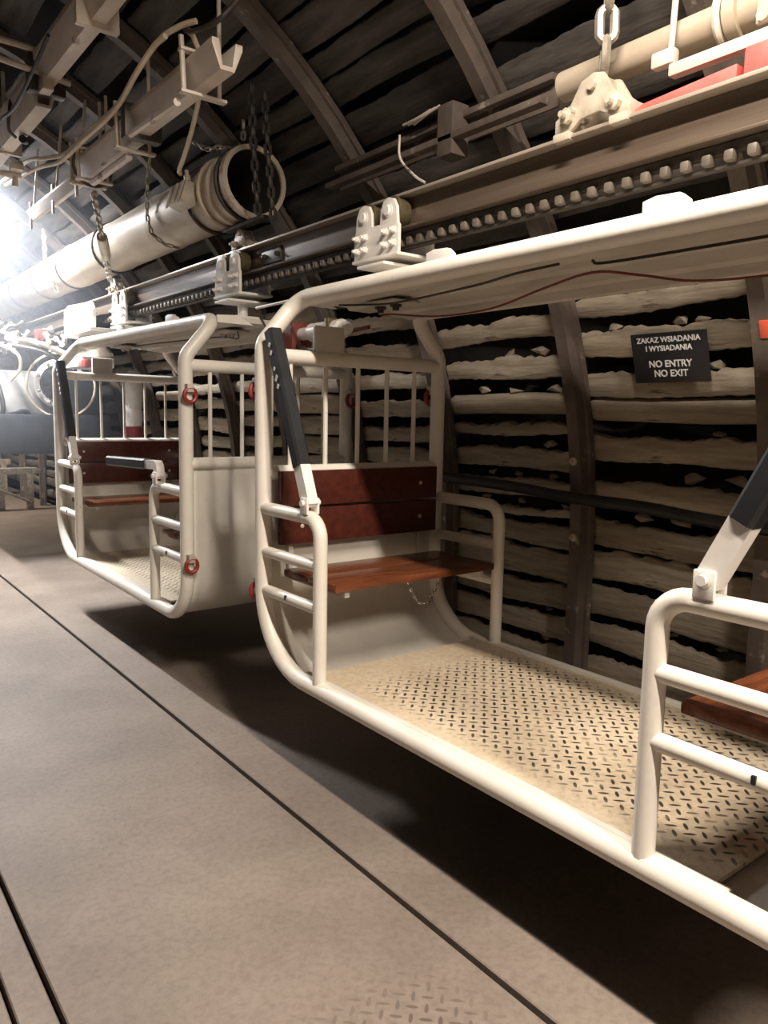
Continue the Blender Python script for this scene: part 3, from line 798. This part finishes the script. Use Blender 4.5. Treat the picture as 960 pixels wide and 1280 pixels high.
# hanging girders -----------------------------------------------------------------
def girder(label, x, y0, y1, z, w=.11, h=.13, mat='girder', f=1.0):
    x, y0, y1, z, w, h = x * f, y0 * f, y1 * f, 1.6 + (z - 1.6) * f, w * f, h * f
    g = thing('hanging_girder', label, 'girder', (x, (y0 + y1) / 2, z), 'steel girders hung under the roof')
    L = (y1 - y0) / 2
    m = MB()
    p = [(-w * .32, -h / 2), (w * .32, -h / 2), (w / 2 + .02, h * .30), (w / 2 + .02, h / 2), (w / 2 - .012, h / 2), (w * .22, -h / 2 + .02), (-w * .22, -h / 2 + .02), (-w / 2 + .012, h / 2), (-w / 2 - .02, h / 2), (-w / 2 - .02, h * .30)]
    m.prism(p, 'y', -L, L, .003); m.build('channel', M[mat], g)
    return g, L
g1, L1 = girder('pale steel girder carrying beige cables, nearer length by its dark joint', 1.69, 3.42, 4.50, 3.225, f=.92)
g2, L2 = girder('pale steel girder carrying beige cables, farther length above the sleeved chain', 1.69, 4.56, 5.56, 3.205, f=.92)
g3, L3 = girder('thin far girder stub beyond the sleeved chain', 1.69, 5.62, 7.0, 3.18, .05, .08, f=.92)
m = MB(); m.box((-.0, L1 + .015, 0), (.20, .07, .17), .01); m.build('joint_sleeve', M['rack'], g1)
m = MB(); m.tube((-.10, -L1 + .3, -.12), (-.10, L1 - .1, -.10), .018, 8); m.build('lower_rod', M['girder'], g1)
m = MB(); m.tube((-.02, -L2 + .1, -.11), (-.02, L2 - .2, -.11), .022, 8); m.build('lower_rod', M['girder'], g2)
m = MB(); m.torus((0, L2 - .14, 0), (0, 1, .1), .115, .010, 20, 6); m.build('chain_loop', M['rack'], g2)
for gg, ys in ((g1, (-.25,)), (g2, (-.40, .30, .42))):
    for yy in ys:
        m = MB(); m.tube((-.09, yy, -.10), (-.10, yy, .14), .012, 8); m.tube((.08, yy, -.1), (.08, yy, .42), .010, 8); m.box((0, yy, .085), (.22, .04, .014), .003); m.box((0, yy, -.09), (.22, .04, .014), .003)
        m.build('hanger_bolt', M['girder'], gg)
for yy in (-.55, .0, .62):
    m = MB(); m.box((-.02, yy, 0), (.014, .03, .20), .003); m.tube((0, yy, 0), (.05, yy, .5), .009, 6); m.build('hanger_strap', M['girder'], g3)
g4, L4 = girder('pale steel girder at the upper left corner, nearer dim length', 1.25, 3.4, 4.76, 3.47, .11, .15)
g5, L5 = girder('bright pale steel girder at the upper left corner, farther length lit by the lamp', 1.25, 4.85, 6.6, 3.39, .13, .17)
m = MB(); m.box((0, L4 + .03, -.02), (.20, .08, .20), .012); m.build('joint_sleeve', M['rack'], g4)
m = MB(); m.box((-.02, L4 - .05, -.09), (.06, .10, .08), .008); m.tube((-.35, L4 + .02, .02), (.12, L4 - .02, -.04), .018, 8); m.tube((-.30, L4 + .0, .10), (-.05, L4 + .0, .10), .018, 8); m.build('cross_pin', M['girder'], g4)
m = MB(); m.tube((-.3, L5 - .55, -.18), (.14, L5 - .55, -.16), .022, 8); m.tube((.1, L5 - .55, -.24), (.1, L5 - .55, -.08), .020, 8); m.box((.10, L5 - .6, -.12), (.08, .1, .05), .01); m.build('cross_pin', M['girder'], g5)
m = MB(); m.sweep(smooth([(-.08, -.45, .06), (-.10, -.50, -.02), (-.09, -.42, -.10), (-.04, -.36, -.12)]), .010, 8); m.tube((-.0, -.36, -.12), (.03, -.30, -.11), .024, 10); m.build('hook', M['darksteel'], g5)
for gg, ys in ((g4, (-.2,)), (g5, (.1,))):
    for yy in ys:
        m = MB(); m.tube((0, yy, .05), (0, yy, .42), .012, 8); m.box((0, yy, .0), (.20, .04, .20), .006); m.build('hanger_bolt', M['girder'], gg)
for lab, pts, r, mt in (
    ('thin dark cable slung along the girder in the upper left corner', [(1.16, 6.2, 3.27), (1.15, 5.39, 3.33), (1.15, 4.95, 3.30), (1.15, 4.5, 3.36), (1.15, 4.2, 3.42)], .010, 'blackcable'),
    ('upper beige cable draped over the girder and hanging into the haze at left', [(1.60, 7.6, 3.52), (1.62, 7.0, 3.52), (1.60, 6.45, 3.46), (1.59, 6.0, 3.36), (1.59, 5.5, 3.27), (1.60, 5.0, 3.29), (1.60, 4.6, 3.28), (1.59, 4.35, 3.30), (1.58, 4.1, 3.35), (1.61, 3.9, 3.42), (1.66, 3.78, 3.45), (1.71, 3.70, 3.46)], .013, 'cable'),
    ('lower beige cable running beside the upper one on the girder', [(1.63, 7.3, 3.49), (1.62, 6.6, 3.42), (1.595, 6.0, 3.33), (1.585, 5.5, 3.245), (1.59, 5.0, 3.255), (1.585, 4.6, 3.25), (1.585, 4.35, 3.27), (1.575, 4.1, 3.32), (1.60, 3.9, 3.40), (1.62, 3.79, 3.42)], .013, 'cable'),
    ('beige cable looping down from the girder to the box on the duct', [(1.665, 3.79, 3.46), (1.71, 3.83, 3.45), (1.76, 3.86, 3.36), (1.80, 3.98, 3.24), (1.84, 4.16, 3.14), (1.87, 4.34, 3.05), (1.885, 4.45, 3.0), (1.885, 4.43, 2.975)], .013, 'cable'),
    ('grey cable leading up from the cable loop to the roof', [(1.625, 3.74, 3.43), (1.64, 3.68, 3.41), (1.66, 3.45, 3.38), (1.68, 3.2, 3.42), (1.72, 2.8, 3.50)], .011, 'rack')):
    if 'corner' in lab: pts = [V(p) - V((.035, 0, 0)) for p in pts]
    else:
        if 'upper' in lab: pts = [V(p) - V((.045, 0, -.01)) for p in pts]
        if 'lower' in lab: pts = [V(p) - V((.030, 0, .032)) for p in pts]
        pts = [V((0, 0, 1.6)) + (V(p) - V((0, 0, 1.6))) * (.92 if 'loop' not in lab or i < 3 else .92 + .112 * (i - 2) / (len(pts) - 3)) for i, p in enumerate(pts)]
    tag(MB().sweep(smooth(pts), r, 8).build('cable', M[mt]), lab, 'cable', 'cables along the roof')

# channel and pipe along the right shoulder ---------------------------------------------
pc = thing('pipe_channel', 'dusty steel channel fixed under the arches, upper centre', 'channel', (2.40, 2.85, 2.86))
m = MB()
for dz, dx in ((.055, .03), (-.045, -.03)):
    m.box((dx, 0, dz), (.05, 1.5, .028), .005)
m.box((.05, 0, .0), (.014, 1.5, .10), .002)
m.build('channel', M['arch'], pc)
m = MB(); m.box((-.005, -.20, -.01), (.10, .10, .22), .008); m.build('arch_clamp', M['arch'], pc)
m = MB()
for k in range(3): m.sweep(smooth([(-.03, .12 - .04 * k, .10 - .01 * k), (-.05, .0 - .04 * k, .09), (-.05, -.1 - .03 * k, .10)]), .006, 6)
m.sweep(smooth([(-.05, .12, .05), (-.06, .10, -.06), (-.05, .0, -.16), (-.04, -.06, -.2)]), .006, 6)
m.build('tie_wire', M['girder'], pc)
pp = thing('pipeline', 'pale round pipe with a flange above the red bar, upper right corner', 'pipe', (2.38, 1.116, 2.837))
m = MB(); m.lathe((0, -1.3, 0), (0, 1, 0), [(0, .065), (1.5, .065), (1.5, .084), (1.54, .084), (1.54, .056), (2.2, .054), (2.2, .045)], 20); m.build('pipe_run', M['duct'], pp)
m = MB(); m.torus((0, .26, 0), (0, 1, 0), .078, .013, 20, 8); m.build('flange', M['girder'], pp)
m = MB(); m.box((-.07, .10, -.01), (.02, .06, .15), .005); m.lathe((-.08, .10, -.07), (-1, 0, 0), [(0, .02), (.02, .02)], 8); m.build('pipe_clip', M['clamp'], pp)
m = MB(); m.box((-.085, .42, -.085), (.04, .08, .05), .01); m.tube((-.085, .40, -.08), (-.075, .40, .10), .010, 8); m.build('valve', M['girder'], pp)
lr = MB(); lr.box((2.295, 1.03, 2.705), (.04, .96, .040), .008)
tag(lr.build('support_bar', M['girder']), 'pale flat steel bar above the red bar, upper right', 'bar')
rb = thing('red_bar', 'red painted steel bar lying on the rail at the upper right corner', 'bar', (BX, 1.3, BT))
m = MB(); m.prism([(.30, .0), (.30, .018), (.26, .032), (-.05, .052), (-.05, .0)], 'x', -.022, .022, .003); m.build('lever', M['redbar'], rb)
m = MB(); m.box((0, -.13, .045), (.05, .12, .09), .012); m.build('head', M['redbar'], rb)

# black hose along the side wall
m = MB(); m.sweep(smooth([(3.06, 4.3, 1.24), (3.12, 3.5, 1.235), (3.15, 2.95, 1.225), (3.15, 2.5, 1.20), (3.155, 2.1, 1.195), (3.15, 1.7, 1.17), (3.15, 1.2, 1.17), (3.15, .4, 1.2)]), .030, 12)
tag(m.build('hose', M['blackcable']), 'thick black hose strung along the side wall below the sign', 'hose')

# sign ---------------------------------------------------------------------------
a = s_of_z(1.885) / R
sg = thing('no_entry_sign', 'black sign with white lettering NO ENTRY NO EXIT fixed to the timber lagging', 'sign', (CX + math.cos(a) * (R + .055), 1.985, CZ + math.sin(a) * (R + .055)))
sg.rotation_euler = (0, -a, 0)
m = MB(); m.box((0, 0, 0), (.006, .375, .228), .002); m.build('sign_board', M['sign'], sg)
def text(s, size, z, bold=.006):
    cu = bpy.data.curves.new('t', 'FONT'); cu.body = s; cu.size = size; cu.align_x = 'CENTER'; cu.align_y = 'CENTER'; cu.extrude = .0008; cu.offset = size * bold * 3.2
    o = bpy.data.objects.new('t', cu); col.objects.link(o)
    dg = bpy.context.evaluated_depsgraph_get(); me = bpy.data.meshes.new_from_object(o.evaluated_get(dg)); bpy.data.objects.remove(o)
    me.transform(Matrix(((0, 0, -1, -.0038), (-1, 0, 0, 0), (0, 1, 0, z), (0, 0, 0, 1))))
    me.materials.clear(); me.materials.append(M['signtext'])
    t = bpy.data.objects.new('sign_lettering', me); col.objects.link(t); t.parent = sg
for s, size, z in (('ZAKAZ WSIADANIA', .0345, .082), ('I WYSIADANIA', .0345, .043), ('NO ENTRY', .043, -.028), ('NO EXIT', .043, -.072)): text(s, size, z)
m = MB(); m.box((0, 0, 0), (.008, .06, .09), .003)
o = m.build('reflector_patch', stuff_mat('orange_marker', (.70, .10, .05), (.75, .13, .07), .5)); x, z, aa = wall_pt(s_of_z(2.015), R - .006)
o.location = (x + .012, 1.520, 1.965); o.rotation_euler = (0, -aa, 0); o.scale = (1, .7, .8)
tag(o, 'small orange marker on the arch rib at the right edge of the photo', 'marker')

# ------------------------------------------------------------------ locomotive and things beyond
FX = .18
lo = thing('monorail_locomotive', 'dark hanging locomotive with round fan and hoses at the left edge, beyond the carriages', 'locomotive', (2.15, 8.3, 1.15))
m = MB(); m.box((0, 1.0, .20), (1.12, 2.0, .40), .03); m.box((.30, .70, .55), (.36, 1.2, .45), .02); m.build('lower_body', M['loco'], lo)
m = MB(); m.box((-.05, 1.2, .60), (.95, 1.6, .50), .08); m.build('engine_cover', M['locogrey'], lo)
m = MB(); m.lathe((-.02 + FX, .40, .72), (-.25, -1, .0), [(0, .26), (.14, .26), (.16, .24), (.16, .20), (.10, .19)], 32); m.build('fan_housing', M['white'], lo)
m = MB(); m.lathe((-.02 + FX, .38, .72), (-.25, -1, .0), [(.0, .19), (.15, .185), (.165, .06), (.18, .05)], 24)
for k in range(8):
    an = k * PI / 4; m.box((FX - .02 - .05 + math.cos(an) * .12, .22, .72 + math.sin(an) * .12), (.16, .012, .035), .003, Matrix.Rotation(-an, 3, 'Y'))
m.build('fan', M['loco'], lo)
m = MB(); m.torus((FX - .08, .14, .70), (-.25, -1, .0), .33, .012, 36, 8); m.build('guard_ring', M['cable'], lo)
for k in range(9):
    an = k * 2 * PI / 9
    m = MB(); m.lathe((FX - .06 + math.cos(an) * .225, .26, .72 + math.sin(an) * .225), (-.2, -1, 0), [(0, .018), (.03, .018), (.035, .008)], 8); m.build('housing_bolt', M['chrome'], lo)
for k, (p, r, mt) in enumerate([
    ([(-.52, .5, .95), (-.50, .2, .75), (-.47, .1, .45), (-.55, .2, .25)], .022, 'blackcable'),
    ([(-.60, .6, .92), (-.58, .3, .70), (-.60, .2, .40), (-.62, .3, .2)], .022, 'blackcable'),
    ([(-.48, .3, .28), (-.40, .1, .40), (-.25, .1, .42), (-.20, .2, .30)], .025, 'loco'),
    ([(-.30, .1, 1.12), (-.10, -.1, 1.08), (.05, -.3, .98), (.10, -.5, .96)], .026, 'cable'),
    ([(-.36, .1, 1.08), (-.12, -.1, 1.02), (.06, -.2, .90), (.12, -.3, .84)], .024, 'darksteel'),
    ([(-.40, .2, 1.15), (-.2, -.1, 1.12), (.0, -.3, 1.02), (.1, -.42, .95)], .018, 'cable'),
    ([(-.50, .2, 1.10), (-.35, .0, 1.0), (-.33, -.05, .85), (-.42, .0, .72)], .016, 'cable')]):
    MB().sweep(smooth(p), r, 8).build('hose', M[mt], lo)
random.seed(3)
for k in range(26):
    p = (random.uniform(-.62, .12), random.uniform(-.25, .5), random.uniform(1.02, 1.26))
    m = MB(); ax = (random.uniform(-1, 1), random.uniform(-1, 1), random.uniform(-1, 1))
    m.lathe(p, ax, [(0, .012), (.01, .026), (.04, .026), (.04, .016), (.09, .015), (.09, .024), (.12, .022)], 10)
    m.build('hose_fitting', M[random.choice(['chrome', 'clamp', 'white', 'rack'])], lo)
m = MB(); m.box((-.14, -.10, 1.18), (.10, .14, .11), .02); m.build('red_cover', M['darkred'], lo)
m = MB(); m.prism([(-.9, .0), (.2, .0), (.2, .36), (-.05, .36), (-.9, .03)], 'x', .24, .27, .004)
o = m.build('bracket_arm', M['clamp'], lo); o.location = (0, -.1, .95)
m = MB(); m.box((.16, -.60, .90), (.34, .5, .10), .02); m.build('white_cover', M['white'], lo)
m = MB(); m.box((.06, -.90, .88), (.08, .12, .07), .02); m.build('red_cap', M['red'], lo)

# red and white wrapped post seen through the far carriage
po = thing('marker_post', 'white wrapped post with a red band behind the far carriage bars', 'post', (2.86, 8.05, 0))
m = MB(); m.lathe((0, 0, 1.42), (0, 0, 1), [(0, .085), (.1, .10), (.25, .09), (.4, .11), (.55, .085), (.6, .03)], 14); m.build('white_wrap', M['white'], po)
m = MB(); m.lathe((0, 0, 0), (0, 0, 1), [(0, .06), (1.05, .06), (1.05, .10), (1.44, .10), (1.44, .05)], 14); m.build('red_band', M['red'], po)

# timber trestles and pallet beyond
def trestle(x, y, label):
    t = thing('timber_trestle', label, 'trestle', (x, y, 0), 'trestles on the far floor')
    m = MB(); m.box((0, 0, .62), (1.0, .12, .10), .008); m.build('top_beam', M['board'], t)
    for sx in (-.4, -.05, .38):
        m = MB(); m.box((sx, 0, .29), (.10, .12, .58), .006); m.build('leg', M['board'], t)
    m = MB(); m.sweep([(-.4, -.08, .5), (.38, -.08, .12)], .025, 6); m.build('brace', M['board'], t)
trestle(2.6, 13.2, 'brown timber trestle on the floor under the dark locomotive, nearer one')
trestle(2.7, 15.6, 'brown timber trestle on the floor farther down the roadway')

# ------------------------------------------------------------------ lamps
lampm = emit('lamp_tube_glow', (1, .90, .76), 12); lampc = emit('far_lamp_glow', (.82, .90, 1.0), 60)
def lamp(y, power, color, label, x=1.18, z=3.66, size=(.09, 1.1), mat=lampm, spread=178):
    t = thing('strip_lamp', label, 'lamp', (x, y, z), 'strip lamps under the roof')
    m = MB(); m.prism([(-.09, .02), (.09, .02), (.05, .09), (-.05, .09)], 'y', -size[1] / 2 - .05, size[1] / 2 + .05, .004); m.build('lamp_housing', M['locogrey'], t)
    m = MB(); m.tube((0, -size[1] / 2, 0), (0, size[1] / 2, 0), .016, 10); m.build('lamp_tube', mat, t)
    m = MB()
    for yy in (-.4, .4): m.tube((0, yy, .08), (0, yy, .125), .008, 6)
    m.build('lamp_hanger', M['rack'], t)
    la = bpy.data.lights.new('lamp_light', 'AREA'); la.shape = 'RECTANGLE'; la.size, la.size_y = size
    la.energy = power; la.color = color; la.spread = math.radians(spread)
    lo_ = bpy.data.objects.new('lamp_light', la); col.objects.link(lo_); lo_.parent = t; lo_.location = (0, 0, -.03)
    return t
WARM = (1, .88, .755)
lamp(-1.6, 175, WARM, 'strip lamp behind the viewpoint')
lamp(.9, 108, WARM, 'strip lamp over the walkway, above the top edge of the photo')
lamp(7.6, 290, (.96, .97, 1), 'bright strip lamp just outside the upper left edge of the photo', x=1.12, z=3.6, mat=lampc, spread=168)
lamp(13.5, 170, WARM, 'strip lamp far down the roadway')

# dusty air down the roadway, lit by the lamps
hz, nt, b = nodes('dusty_air'); nt.nodes.remove(b)
vs = N(nt, 'ShaderNodeVolumeScatter', Anisotropy=.3); vs.inputs['Color'].default_value = (.86, .91, 1, 1)
tc = N(nt, 'ShaderNodeTexCoord'); ln = N(nt, 'ShaderNodeVectorMath', operation='LENGTH'); nt.links.new(tc.outputs['Object'], ln.inputs[0])
mr = N(nt, 'ShaderNodeMapRange'); mr.interpolation_type = 'SMOOTHSTEP'; nt.links.new(ln.outputs['Value'], mr.inputs[0])
for i, v_ in ((1, .2), (2, 3.3), (3, .13), (4, .0)): mr.inputs[i].default_value = v_
nt.links.new(mr.outputs[0], vs.inputs['Density'])
nt.links.new(vs.outputs[0], nt.nodes['Material Output'].inputs['Volume'])
m = MB(); m.box((-.35, .25, -1.25), (5.5, 6.6, 3.4))
o = m.build('haze', hz, smooth=False); o.location = (.95, 8.0, 3.4)
tag(o, 'bluish dust haze hanging round the lamp at the left edge', 'haze', kind='stuff')

w = bpy.data.worlds.new('World'); bpy.context.scene.world = w; w.use_nodes = True
w.node_tree.nodes['Background'].inputs[0].default_value = (.8, .72, .62, 1); w.node_tree.nodes['Background'].inputs[1].default_value = .0

# ------------------------------------------------------------------ camera
Rm = [[0.7921597807502526, -0.06168796726065203, 0.6071881721978454], [-0.6100349518553453, -0.11009995048958954, 0.784688064403325], [0.01844557607011041, -0.9920043324489257, -0.12484856877835292]]
cam = bpy.data.cameras.new('Camera'); co = bpy.data.objects.new('Camera', cam); col.objects.link(co)
mw = Matrix([[r[0], -r[1], -r[2], t] for r, t in zip(Rm, (0, 0, 1.6))] + [[0, 0, 0, 1]])
co.matrix_world = mw
cam.sensor_fit = 'VERTICAL'; cam.sensor_height = 36; cam.sensor_width = 27
cam.lens = 955.255 / 1280 * 36; cam.clip_start = .02; cam.clip_end = 100
sc = bpy.context.scene; sc.camera = co
sc.view_settings.view_transform = 'Standard'; sc.view_settings.look = 'None'; sc.view_settings.gamma = 1
sc.view_settings.use_curve_mapping = False; sc.view_settings.exposure = 0.32
